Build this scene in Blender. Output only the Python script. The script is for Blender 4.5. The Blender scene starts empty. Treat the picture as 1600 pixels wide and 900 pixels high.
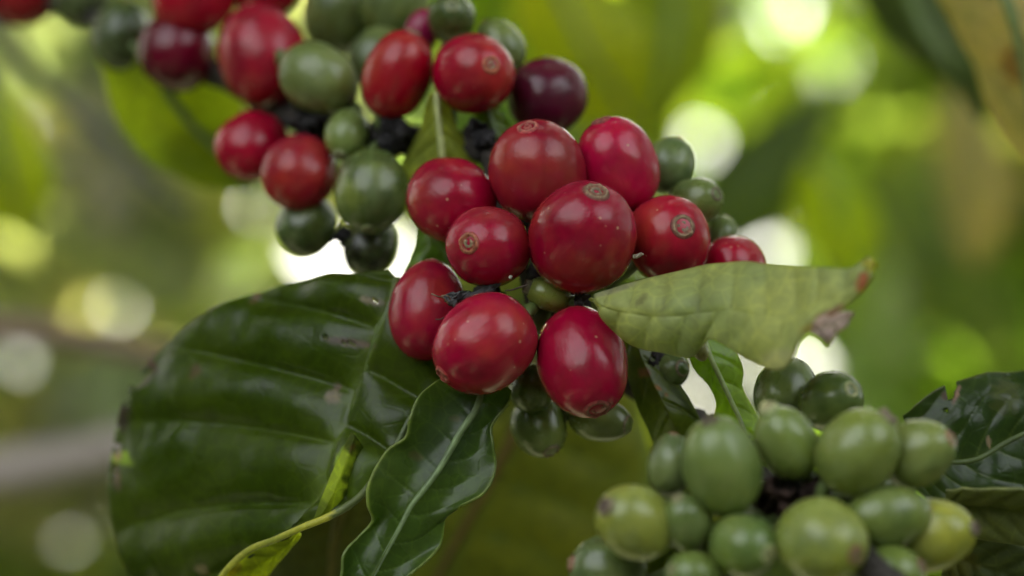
import bpy, math, random
import numpy as np
from mathutils import Vector, Matrix, Euler, noise

random.seed(11)
rng = np.random.default_rng(11)
sc = bpy.context.scene
col = sc.collection

# ------------------------------------------------------------------ camera
D = 350.0                      # mm, focus distance
FW = 145.0                     # mm, frame width at the focus distance
PITCH = math.radians(10)
cam_d = bpy.data.cameras.new('camera')
cam_d.sensor_width = 36
cam_d.lens = 36 * D / FW
cam_d.clip_start = 0.02
cam_d.clip_end = 2000
cam_d.dof.use_dof = True
cam_d.dof.focus_distance = D * 0.001 - 0.003
cam_d.dof.aperture_fstop = 6.9
cam = bpy.data.objects.new('camera', cam_d)
col.objects.link(cam)
cam.location = (0, 0, 1.4)
cam.rotation_euler = (math.radians(90) + PITCH, 0, 0)
sc.camera = cam
CM = Matrix.Translation(cam.location) @ cam.rotation_euler.to_matrix().to_4x4()
CR = cam.rotation_euler.to_matrix()
CMn = np.array(CM)

# ------------------------------------------------------------------ world and sun
SUN_EL, SUN_AZ = math.radians(52), math.radians(180 + 28)    # azimuth from straight behind the camera, minus = left
world = bpy.data.worlds.new('World')
sc.world = world
world.use_nodes = True
wn = world.node_tree.nodes
wl = world.node_tree.links
wn.clear()
sky = wn.new('ShaderNodeTexSky')
sky.sky_type = 'NISHITA'
sky.sun_disc = False
sky.sun_elevation = SUN_EL
sky.sun_rotation = math.radians(180) - SUN_AZ
sky.air_density = 1.3
sky.dust_density = 5.0
sky.ozone_density = 0.5
hs = wn.new('ShaderNodeHueSaturation')
hs.inputs['Saturation'].default_value = 0.42
bg = wn.new('ShaderNodeBackground')
bg.inputs['Strength'].default_value = 0.15
wo = wn.new('ShaderNodeOutputWorld')
wl.new(sky.outputs[0], hs.inputs['Color'])
wb = wn.new('ShaderNodeMix')
wb.data_type = 'RGBA'
wb.blend_type = 'MULTIPLY'
wb.inputs[0].default_value = 1
wb.inputs[7].default_value = (1.0, 0.965, 0.86, 1)      # a slightly warm, milky sky all round
wl.new(hs.outputs[0], wb.inputs[6])
wl.new(wb.outputs[2], bg.inputs[0])
wl.new(bg.outputs[0], wo.inputs[0])

sun_d = bpy.data.lights.new('sun', 'SUN')
sun_d.energy = 3.0
sun_d.angle = math.radians(0.6)
sun_d.color = (1.0, 0.97, 0.93)
sun = bpy.data.objects.new('sun', sun_d)
col.objects.link(sun)
sdir = Vector((math.sin(SUN_AZ) * math.cos(SUN_EL), -math.cos(SUN_AZ) * math.cos(SUN_EL), math.sin(SUN_EL)))
sun.rotation_euler = sdir.to_track_quat('Z', 'Y').to_euler()
sun.location = sdir * 5

sc.view_settings.view_transform = 'Standard'
sc.view_settings.look = 'None'
sc.view_settings.exposure = 3.0
sc.view_settings.gamma = 1
sc.cycles.use_denoising = True
sc.cycles.max_bounces = 8
sc.cycles.transparent_max_bounces = 4
sc.cycles.sample_clamp_indirect = 6


# ------------------------------------------------------------------ helpers
def P(px, py, d=0.0):
    """point seen at photo pixel (px, py) lying d mm behind the focus plane"""
    s = FW / 1600 * (D + d) / D * 0.001
    return CM @ Vector(((px - 800) * s, (450 - py) * s, -(D + d) * 0.001))


def S(d=0.0):
    return FW / 1600 * (D + d) / D * 0.001


def link(o, parent=None):
    col.objects.link(o)
    if parent is not None:
        o.parent = parent
    return o


def tag(o, label, cat, group=None, kind=None):
    if label: o['label'] = label
    if cat: o['category'] = cat
    if group: o['group'] = group
    if kind: o['kind'] = kind
    return o


def mesh_obj(name, verts, faces, mats, parent=None, cols=None, smooth=True):
    me = bpy.data.meshes.new(name)
    me.from_pydata([tuple(v) for v in verts], [], faces)
    me.update()
    if smooth:
        me.polygons.foreach_set('use_smooth', [True] * len(me.polygons))
    if cols is not None:
        a = me.color_attributes.new('col', 'FLOAT_COLOR', 'POINT')
        a.data.foreach_set('color', np.asarray(cols, dtype=np.float32).ravel())
    for m in (mats if isinstance(mats, (list, tuple)) else [mats]):
        me.materials.append(m)
    o = bpy.data.objects.new(name, me)
    return link(o, parent)


def empty(name, loc, rot=None):
    o = bpy.data.objects.new(name, None)
    o.empty_display_size = 0.005
    link(o)
    if rot is not None:
        o.matrix_world = Matrix.Translation(loc) @ rot.to_4x4()
    else:
        o.location = loc
    return o


def catmull(pts, n):
    """resample a list of equal-length vectors to n+1 points"""
    A = np.array(pts, dtype=float)
    k = len(A) - 1
    ext = np.vstack([2 * A[0] - A[1], A, 2 * A[-1] - A[-2]])
    out = []
    for i in range(n + 1):
        t = i / n * k
        j = min(int(t), k - 1)
        f = t - j
        p0, p1, p2, p3 = ext[j], ext[j + 1], ext[j + 2], ext[j + 3]
        out.append(0.5 * (2 * p1 + (p2 - p0) * f + (2 * p0 - 5 * p1 + 4 * p2 - p3) * f * f + (3 * p1 - p0 - 3 * p2 + p3) * f ** 3))
    return np.array(out)


def tube(pts, radii, n=10, rough=0.0, steps=24, cap=True, fr=60, seed=0):
    """verts and faces of a tube through world points"""
    A = catmull([list(p) + [r] for p, r in zip(pts, radii)], steps)
    V, F = [], []
    up = Vector((0.3, 0.2, 1)).normalized()
    for i in range(steps + 1):
        c = Vector(A[i][:3])
        t = Vector(A[min(i + 1, steps)][:3]) - Vector(A[max(i - 1, 0)][:3])
        t.normalize()
        a = t.cross(up)
        if a.length < 1e-4: a = t.cross(Vector((1, 0, 0)))
        a.normalize()
        b = t.cross(a)
        for j in range(n):
            th = 2 * math.pi * j / n
            dv = a * math.cos(th) + b * math.sin(th)
            r = A[i][3]
            if rough:
                q = c + dv * r
                r *= 1 + rough * noise.noise(q * fr * 10 + Vector((seed, 0, 0)))
            V.append(c + dv * r)
    for i in range(steps):
        for j in range(n):
            F.append((i * n + j, i * n + (j + 1) % n, (i + 1) * n + (j + 1) % n, (i + 1) * n + j))
    if cap:
        F.append(tuple(range(n))[::-1])
        F.append(tuple(steps * n + j for j in range(n)))
    return V, F


# ------------------------------------------------------------------ materials
def new_mat(name):
    m = bpy.data.materials.new(name)
    m.use_nodes = True
    nt = m.node_tree
    nt.nodes.clear()
    return m, nt.nodes, nt.links


def N(nodes, t, **kw):
    n = nodes.new(t)
    for k, v in kw.items():
        setattr(n, k, v)
    return n


def ramp(nodes, stops):
    r = nodes.new('ShaderNodeValToRGB')
    el = r.color_ramp.elements
    el[0].position, el[0].color = stops[0][0], stops[0][1]
    el[1].position, el[1].color = stops[-1][0], stops[-1][1]
    for p, c in stops[1:-1]:
        e = el.new(p)
        e.color = c
    return r


def g(v):
    return (v, v, v, 1)


def mixc(nodes, links, fac, a, b, blend='MIX'):
    m = nodes.new('ShaderNodeMix')
    m.data_type = 'RGBA'
    m.blend_type = blend
    m.clamp_factor = True
    for sock, v in ((m.inputs[0], fac), (m.inputs[6], a), (m.inputs[7], b)):
        if hasattr(v, 'is_linked'):
            links.new(v, sock)
        else:
            sock.default_value = v
    return m.outputs[2]


def cherry_material(name, patch, streak, dark, fleck, rough, sss, streak_amt, patch_amt, dark_amt, bloom, blush, blush_amt, ior):
    m, n, l = new_mat(name)
    out = N(n, 'ShaderNodeOutputMaterial')
    b = N(n, 'ShaderNodeBsdfPrincipled')
    l.new(b.outputs[0], out.inputs[0])
    tc = N(n, 'ShaderNodeTexCoord')
    oi = N(n, 'ShaderNodeObjectInfo')
    w = N(n, 'ShaderNodeMath', operation='MULTIPLY')
    l.new(oi.outputs['Random'], w.inputs[0]); w.inputs[1].default_value = 57.3

    def nz(scale, detail, sx=1, sz=1, rgh=0.55):
        mp = N(n, 'ShaderNodeMapping')
        mp.inputs['Scale'].default_value = (sx, sx, sz)
        l.new(tc.outputs['Object'], mp.inputs[0])
        t = N(n, 'ShaderNodeTexNoise', noise_dimensions='4D')
        t.inputs['Scale'].default_value = scale
        t.inputs['Detail'].default_value = detail
        t.inputs['Roughness'].default_value = rgh
        l.new(mp.outputs[0], t.inputs['Vector'])
        l.new(w.outputs[0], t.inputs['W'])
        return t.outputs['Fac']

    base = oi.outputs['Color']
    f1 = nz(110, 3)
    r1 = ramp(n, [(0.50, g(0)), (0.68, g(patch_amt))]); l.new(f1, r1.inputs[0])
    c1 = mixc(n, l, r1.outputs[0], base, patch)
    f2 = nz(300, 5, 1, 0.16, 0.7)
    r2 = ramp(n, [(0.45, g(0)), (0.72, g(streak_amt))]); l.new(f2, r2.inputs[0])
    c2 = mixc(n, l, r2.outputs[0], c1, streak)
    f3 = nz(150, 4)
    r3 = ramp(n, [(0.30, g(dark_amt)), (0.52, g(0))]); l.new(f3, r3.inputs[0])
    c3 = mixc(n, l, r3.outputs[0], c2, dark)
    f8 = nz(75, 3)
    r8 = ramp(n, [(0.54, g(0)), (0.70, g(blush_amt))]); l.new(f8, r8.inputs[0])
    c3 = mixc(n, l, r8.outputs[0], c3, blush)
    # tiny lenticel flecks
    vo = N(n, 'ShaderNodeTexVoronoi', voronoi_dimensions='4D')
    vo.inputs['Scale'].default_value = 560
    l.new(tc.outputs['Object'], vo.inputs['Vector']); l.new(w.outputs[0], vo.inputs['W'])
    r4 = ramp(n, [(0.07, g(0.8)), (0.17, g(0))]); l.new(vo.outputs['Distance'], r4.inputs[0])
    f5 = nz(90, 2)
    r5 = ramp(n, [(0.40, g(0)), (0.60, g(1))]); l.new(f5, r5.inputs[0])
    mm = N(n, 'ShaderNodeMath', operation='MULTIPLY')
    l.new(r4.outputs[0], mm.inputs[0]); l.new(r5.outputs[0], mm.inputs[1])
    c4 = mixc(n, l, mm.outputs[0], c3, fleck)
    # waxy bloom and dust
    f6 = nz(60, 6, rgh=0.7)
    r6 = ramp(n, [(0.45, g(0)), (0.75, g(bloom))]); l.new(f6, r6.inputs[0])
    c5 = mixc(n, l, r6.outputs[0], c4, (0.42, 0.36, 0.38, 1))
    l.new(c5, b.inputs['Base Color'])
    f7 = nz(900, 3)
    r7 = ramp(n, [(0.3, g(rough - 0.05)), (0.75, g(rough + 0.1))]); l.new(f6, r7.inputs[0])
    l.new(r7.outputs[0], b.inputs['Roughness'])
    b.inputs['Subsurface Weight'].default_value = sss
    b.inputs['Subsurface Radius'].default_value = (1.0, 0.35, 0.2)
    b.inputs['Subsurface Scale'].default_value = 0.0015
    b.inputs['IOR'].default_value = ior
    bp = N(n, 'ShaderNodeBump')
    bp.inputs['Strength'].default_value = 0.35
    bp.inputs['Distance'].default_value = 0.00008
    l.new(f7, bp.inputs['Height'])
    bp2 = N(n, 'ShaderNodeBump')
    bp2.inputs['Strength'].default_value = 0.3
    bp2.inputs['Distance'].default_value = 0.0004
    l.new(f2, bp2.inputs['Height'])
    l.new(bp.outputs[0], bp2.inputs['Normal'])
    l.new(bp2.outputs[0], b.inputs['Normal'])
    return m


M_RED = cherry_material('ripe_cherry_skin', (0.42, 0.055, 0.02, 1), (0.20, 0.006, 0.014, 1), (0.13, 0.006, 0.016, 1),
                        (0.55, 0.30, 0.2, 1), 0.20, 0.08, 0.55, 0.5, 0.6, 0.03, (0.22, 0.045, 0.015, 1), 0.4, 1.44)
M_GREEN = cherry_material('unripe_cherry_skin', (0.22, 0.26, 0.05, 1), (0.19, 0.25, 0.09, 1), (0.045, 0.085, 0.025, 1),
                          (0.35, 0.38, 0.2, 1), 0.26, 0.08, 0.6, 0.65, 0.6, 0.08, (0.22, 0.27, 0.06, 1), 0.6, 1.56)

M_MAROON = cherry_material('overripe_cherry_skin', (0.20, 0.006, 0.015, 1), (0.06, 0.003, 0.010, 1), (0.04, 0.003, 0.010, 1),
                           (0.3, 0.12, 0.12, 1), 0.20, 0.05, 0.5, 0.6, 0.6, 0.02, (0.025, 0.006, 0.016, 1), 0.5, 1.46)


def attr_material(name, rough=0.6, bump=0.5, bscale=700, dist=0.0003, var=0.35, spec=0.5):
    m, n, l = new_mat(name)
    out = N(n, 'ShaderNodeOutputMaterial')
    b = N(n, 'ShaderNodeBsdfPrincipled')
    l.new(b.outputs[0], out.inputs[0])
    at = N(n, 'ShaderNodeAttribute', attribute_name='col')
    tc = N(n, 'ShaderNodeTexCoord')
    t = N(n, 'ShaderNodeTexNoise')
    t.inputs['Scale'].default_value = bscale
    t.inputs['Detail'].default_value = 5
    l.new(tc.outputs['Object'], t.inputs['Vector'])
    r = ramp(n, [(0.3, g(1 - var)), (0.7, g(1 + var))]); l.new(t.outputs['Fac'], r.inputs[0])
    c = mixc(n, l, 1.0, at.outputs['Color'], r.outputs[0], 'MULTIPLY')
    l.new(c, b.inputs['Base Color'])
    b.inputs['Roughness'].default_value = rough
    b.inputs['Specular IOR Level'].default_value = spec
    bp = N(n, 'ShaderNodeBump')
    bp.inputs['Strength'].default_value = bump
    bp.inputs['Distance'].default_value = dist
    l.new(t.outputs['Fac'], bp.inputs['Height'])
    l.new(bp.outputs[0], b.inputs['Normal'])
    return m


M_SCAR = attr_material('calyx_scar', 0.6, 0.8, 2500, 0.0002, 0.4, 0.4)
M_BARK = attr_material('bark', 0.85, 0.9, 900, 0.0006, 0.5, 0.3)
M_STALK = attr_material('green_stalk', 0.45, 0.4, 600, 0.0002, 0.3, 0.5)


def leaf_material(name, rough, trans, tcol, bump=0.25, bscale=420, spec=0.5):
    m, n, l = new_mat(name)
    out = N(n, 'ShaderNodeOutputMaterial')
    b = N(n, 'ShaderNodeBsdfPrincipled')
    tr = N(n, 'ShaderNodeBsdfTranslucent')
    mx = N(n, 'ShaderNodeMixShader')
    mx.inputs[0].default_value = trans
    l.new(b.outputs[0], mx.inputs[1]); l.new(tr.outputs[0], mx.inputs[2]); l.new(mx.outputs[0], out.inputs[0])
    at = N(n, 'ShaderNodeAttribute', attribute_name='col')
    tc = N(n, 'ShaderNodeTexCoord')
    t = N(n, 'ShaderNodeTexNoise')
    t.inputs['Scale'].default_value = bscale
    t.inputs['Detail'].default_value = 6
    t.inputs['Roughness'].default_value = 0.65
    l.new(tc.outputs['Object'], t.inputs['Vector'])
    t2 = N(n, 'ShaderNodeTexNoise')
    t2.inputs['Scale'].default_value = 60
    t2.inputs['Detail'].default_value = 4
    l.new(tc.outputs['Object'], t2.inputs['Vector'])
    r = ramp(n, [(0.3, g(0.82)), (0.7, g(1.2))]); l.new(t.outputs['Fac'], r.inputs[0])
    c = mixc(n, l, 1.0, at.outputs['Color'], r.outputs[0], 'MULTIPLY')
    # the fine net of small veins
    wob = mixc(n, l, 0.0035, tc.outputs['Object'], t2.outputs['Color'], 'ADD')
    vo = N(n, 'ShaderNodeTexVoronoi', feature='DISTANCE_TO_EDGE')
    vo.inputs['Scale'].default_value = bscale * 0.9
    l.new(wob, vo.inputs['Vector'])
    rv = ramp(n, [(0.0, g(1)), (0.10, g(0))]); l.new(vo.outputs['Distance'], rv.inputs[0])
    fv = N(n, 'ShaderNodeMath', operation='MULTIPLY'); l.new(rv.outputs[0], fv.inputs[0]); fv.inputs[1].default_value = 0.22
    c = mixc(n, l, fv.outputs[0], c, mixc(n, l, 1.0, c, (1.9, 1.8, 1.3, 1), 'MULTIPLY'))
    r2 = ramp(n, [(0.35, (0.8, 0.85, 0.9, 1)), (0.65, (1.2, 1.12, 0.95, 1))]); l.new(t2.outputs['Fac'], r2.inputs[0])
    c = mixc(n, l, 1.0, c, r2.outputs[0], 'MULTIPLY')
    l.new(c, b.inputs['Base Color'])
    ct = mixc(n, l, 1.0, c, tcol, 'MULTIPLY')
    l.new(ct, tr.inputs['Color'])
    # dusty spots make the gloss uneven
    rr = ramp(n, [(0.35, g(rough - 0.06)), (0.7, g(rough + 0.16))]); l.new(t2.outputs['Fac'], rr.inputs[0])
    ma = N(n, 'ShaderNodeMath', operation='ADD')
    l.new(rr.outputs[0], ma.inputs[0])
    al = N(n, 'ShaderNodeMath', operation='MULTIPLY_ADD')      # alpha 1 = glossy, 0 = matte
    l.new(at.outputs['Alpha'], al.inputs[0]); al.inputs[1].default_value = -0.4; al.inputs[2].default_value = 0.4
    l.new(al.outputs[0], ma.inputs[1])
    l.new(ma.outputs[0], b.inputs['Roughness'])
    b.inputs['Specular IOR Level'].default_value = spec
    bp = N(n, 'ShaderNodeBump')
    bp.inputs['Strength'].default_value = bump
    bp.inputs['Distance'].default_value = 0.0003
    l.new(t.outputs['Fac'], bp.inputs['Height'])
    bq = N(n, 'ShaderNodeBump', invert=True)
    bq.inputs['Strength'].default_value = 0.16
    bq.inputs['Distance'].default_value = 0.00012
    l.new(rv.outputs[0], bq.inputs['Height'])
    l.new(bp.outputs[0], bq.inputs['Normal'])
    l.new(bq.outputs[0], b.inputs['Normal'])
    return m


M_LEAF = leaf_material('leaf_upper', 0.27, 0.42, (2.6, 2.7, 0.5, 1), 0.22, spec=0.45)
M_LEAF_PALE = leaf_material('leaf_underside', 0.5, 0.3, (1.4, 1.5, 0.6, 1), 0.12, spec=0.35)
M_LEAF_BACK = leaf_material('leaf_back', 0.5, 0.6, (3.0, 3.2, 1.0, 1), 0.2, spec=0.35)
M_RIM = leaf_material('leaf_rim', 0.4, 0.25, (1.5, 1.7, 0.6, 1), 0.1)
M_DIM = leaf_material('dim_leaf', 0.5, 0.12, (1.9, 2.1, 0.6, 1), 0.1, spec=0.3)  # dim copy of the leaf: translucency cut so sunlit leaves stay dark
M_GLOW = leaf_material('backlit_leaf', 0.45, 0.55, (1.9, 1.75, 0.5, 1), 0.1, spec=0.3)
M_FOL = leaf_material('foliage_leaf', 0.38, 0.45, (1.8, 2.0, 0.62, 1), 0.1, 60)


# ------------------------------------------------------------------ coffee cherries
# where the branch runs: photo pixel and depth
bpts = [(-60, -60, 95), (150, 30, 78), (330, 110, 58), (480, 190, 42), (610, 215, 32), (760, 240, 24), (800, 330, 18), (850, 470, 12), (950, 560, 22), (1080, 660, 22), (1190, 760, -8), (1330, 860, -32), (1450, 980, -40)]
BRANCH = [Vector(q) for q in catmull([list(P(*p)) for p in bpts], 150)]


def lathe_vf(prof, n):
    V, F = [], []
    for (r, z) in prof:
        for j in range(n):
            th = 2 * math.pi * j / n
            V.append([r * math.cos(th), r * math.sin(th), z])
    for i in range(len(prof) - 1):
        for j in range(n):
            F.append((i * n + j, i * n + (j + 1) % n, (i + 1) * n + (j + 1) % n, (i + 1) * n + j))
    F.append(tuple((len(prof) - 1) * n + j for j in range(n)))
    return V, F


TAN = (0.34, 0.21, 0.12)
scar_colours = {
    'tan': [(0.26, 0.02, 0.03), (0.34, 0.20, 0.12), (0.40, 0.28, 0.17), (0.26, 0.10, 0.06), (0.34, 0.26, 0.18), (0.22, 0.15, 0.10), (0.05, 0.03, 0.02)],
    'red': [(0.33, 0.02, 0.03), (0.36, 0.09, 0.07), (0.38, 0.15, 0.11), (0.24, 0.03, 0.03), (0.36, 0.10, 0.08), (0.28, 0.05, 0.04), (0.12, 0.02, 0.02)],
    'orange': [(0.36, 0.03, 0.03), (0.45, 0.16, 0.10), (0.42, 0.13, 0.05), (0.26, 0.06, 0.03), (0.30, 0.21, 0.12), (0.20, 0.15, 0.09), (0.04, 0.03, 0.02)],
    'brown': [(0.14, 0.15, 0.06), (0.28, 0.22, 0.14), (0.22, 0.16, 0.11), (0.10, 0.07, 0.05), (0.16, 0.11, 0.09), (0.09, 0.06, 0.05), (0.03, 0.02, 0.02)],
    'pale': [(0.2, 0.28, 0.08), (0.40, 0.42, 0.20), (0.48, 0.46, 0.26), (0.30, 0.28, 0.12), (0.45, 0.42, 0.24), (0.32, 0.28, 0.14), (0.2, 0.15, 0.08)],
}


def surf_r(th, a, b, taper, ex=0.86):
    """point (r, z) of the fruit profile at polar angle th from the calyx end"""
    s, c = math.sin(th), math.cos(th)
    r = b * (abs(s) ** ex) * (1 - taper * c)
    z = a * c
    return r, z


def cherry(label, cx, cy, b_px, k, d, nav=None, axis=None, base=(0.34, 0.008, 0.022), green=False, scar='tan',
           scar_r=0.2, stub=0.0, taper=0.03, group=None, flat=0.05, name=None, stalk=True):
    s = S(d)
    b = b_px * s * (1.02 if green else 1)
    a = b * k * (1.03 if green else 1)
    ex = 0.95 if green else 0.87
    if nav is not None:
        dx, dy = (nav[0] - cx) * s / a, -(nav[1] - cy) * s / a
        q = math.hypot(dx, dy)
        if q > 0.98: dx, dy, q = dx / q * 0.98, dy / q * 0.98, 0.98
        n = Vector((dx, dy, math.sqrt(1 - q * q)))
    else:
        n = Vector(axis).normalized()
    if n.z < 0: stalk = False
    n = (CR @ n).normalized()
    rot = n.to_track_quat('Z', 'Y').to_matrix() @ Matrix.Rotation(random.uniform(0, 6.28), 3, 'Z')
    nm = name or ('green_coffee_cherry' if green else 'ripe_coffee_cherry')
    t = empty(nm, P(cx, cy, d), rot)
    tag(t, label, 'coffee cherry', group)
    big = b_px > 30
    nu, nv = (40, 56) if big else (24, 32)
    V, F = [], []
    off = Vector((random.uniform(0, 99), random.uniform(0, 99), random.uniform(0, 99)))
    for i in range(1, nu):
        th = math.pi * i / nu
        r, z = surf_r(th, a, b, taper, ex)
        for j in range(nv):
            ph = 2 * math.pi * j / nv
            u = Vector((math.sin(th) * math.cos(ph), math.sin(th) * math.sin(ph), math.cos(th)))
            w = 1 + flat * 0.5 * math.cos(2 * ph) + 0.04 * noise.noise(u * 1.5 + off) + 0.008 * noise.noise(u * 6 + off)
            if green: w += 0.007 * math.cos(7 * ph + off.y) * math.sin(th)
            w += 0.012 * math.cos(4 * ph + off.x) * max(0, math.cos(th)) ** 2 * math.sin(th)     # faint ridges near the calyx
            V.append((r * math.cos(ph) * w, r * math.sin(ph) * w, z * (1 + 0.012 * noise.noise(u * 2 + off))))
    for i in range(nu - 2):
        for j in range(nv):
            F.append((i * nv + j, i * nv + nv - nv + (j + 1) % nv, (i + 1) * nv + (j + 1) % nv, (i + 1) * nv + j)[::-1])
    V.append((0, 0, a)); V.append((0, 0, -a))
    for j in range(nv):
        F.append((len(V) - 2, (j + 1) % nv, j)[::-1])
        o = (nu - 2) * nv
        F.append((len(V) - 1, o + j, o + (j + 1) % nv)[::-1])
    # faces above were wound inside out for this layout; flip all
    F = [f[::-1] for f in F]
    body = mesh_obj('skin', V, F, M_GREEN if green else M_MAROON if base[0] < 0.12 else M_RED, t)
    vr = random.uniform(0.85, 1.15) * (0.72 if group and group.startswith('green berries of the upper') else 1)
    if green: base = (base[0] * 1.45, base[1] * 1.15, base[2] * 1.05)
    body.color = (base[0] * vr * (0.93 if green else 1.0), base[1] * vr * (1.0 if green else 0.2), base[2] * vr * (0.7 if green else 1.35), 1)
    # calyx disc at the tip
    rn = scar_r * b * (1.0 if green else random.uniform(0.98, 1.18))
    def zs(r):
        th = math.asin(min(1, (r / (b * (1 - taper))) ** (1 / ex)))
        return a * math.cos(th)
    st = stub * b
    prof = [(rn * 1.28, zs(rn * 1.28) - 0.015 * b), (rn * 1.15, zs(rn * 1.15) + 0.006 * b), (rn, zs(rn) + 0.035 * b + st * 0.7), (rn * 0.86, zs(rn) + 0.05 * b + st),
            (rn * 0.72, zs(rn) + 0.02 * b + st), (rn * 0.55, zs(rn) + 0.012 * b + st * 0.8), (rn * 0.42, zs(rn) + 0.035 * b + st * 0.9),
            (rn * 0.24, zs(rn) + 0.03 * b + st * 0.8), (rn * 0.10, zs(rn) - 0.005 * b + st * 0.7)]
    # the short stalk that carries it, running to the branch
    pole = t.location + rot @ Vector((0, 0, -a * 0.97)) if False else P(cx, cy, d) - n * a * 0.97
    bp_ = min(BRANCH, key=lambda q: (q - pole).length)
    gap = bp_ - pole
    if stalk and gap.length > 0.0005:
        e = pole + gap.normalized() * min(gap.length, 0.009)
        loc0 = P(cx, cy, d)
        pts = [rot.transposed() @ (q - loc0) for q in (pole + n * a * 0.1, pole - n * 0.0012, (pole + e) / 2 - n * 0.0008, e)]
        Vs, Fs = tube(pts, [0.0011, 0.0010, 0.0009, 0.0011], 8, 0.2, 10)
        mesh_obj('stalk', Vs, Fs, M_STALK, t, [(0.10, 0.14, 0.04, 1)] * len(Vs))
    cs = [np.array(q) * kq for kq in [random.uniform(0.55, 1.0)] for q in scar_colours[scar]]
    ci = [0, 0, 1, 2, 3, 3, 4, 5, 6]
    n2 = 28
    VV, FF = lathe_vf(prof, n2)
    CC = []
    for i, v in enumerate(VV):
        kk = i // n2
        nn = noise.noise(Vector(v) * (2.2 / rn) + off)
        if 1 < kk:
            nn *= 1.25; nn += 0.7 * noise.noise(Vector(v) * (6 / rn) + off)
            v[2] += 0.03 * b * nn * (1 + stub * 3)
            v[0] *= 1 + 0.13 * nn; v[1] *= 1 + 0.13 * nn
        cc = np.array(cs[ci[kk]]) * (1 + 0.45 * nn)
        CC.append((*cc, 1))
    mesh_obj('calyx_disc', VV, FF, M_SCAR, t, CC)
    return t


# ------------------------------------------------------------------ leaves
def vn(p, s, off=0.0):
    return noise.noise(Vector((p[0] * s + off, p[1] * s, p[2] * s)))


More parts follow.
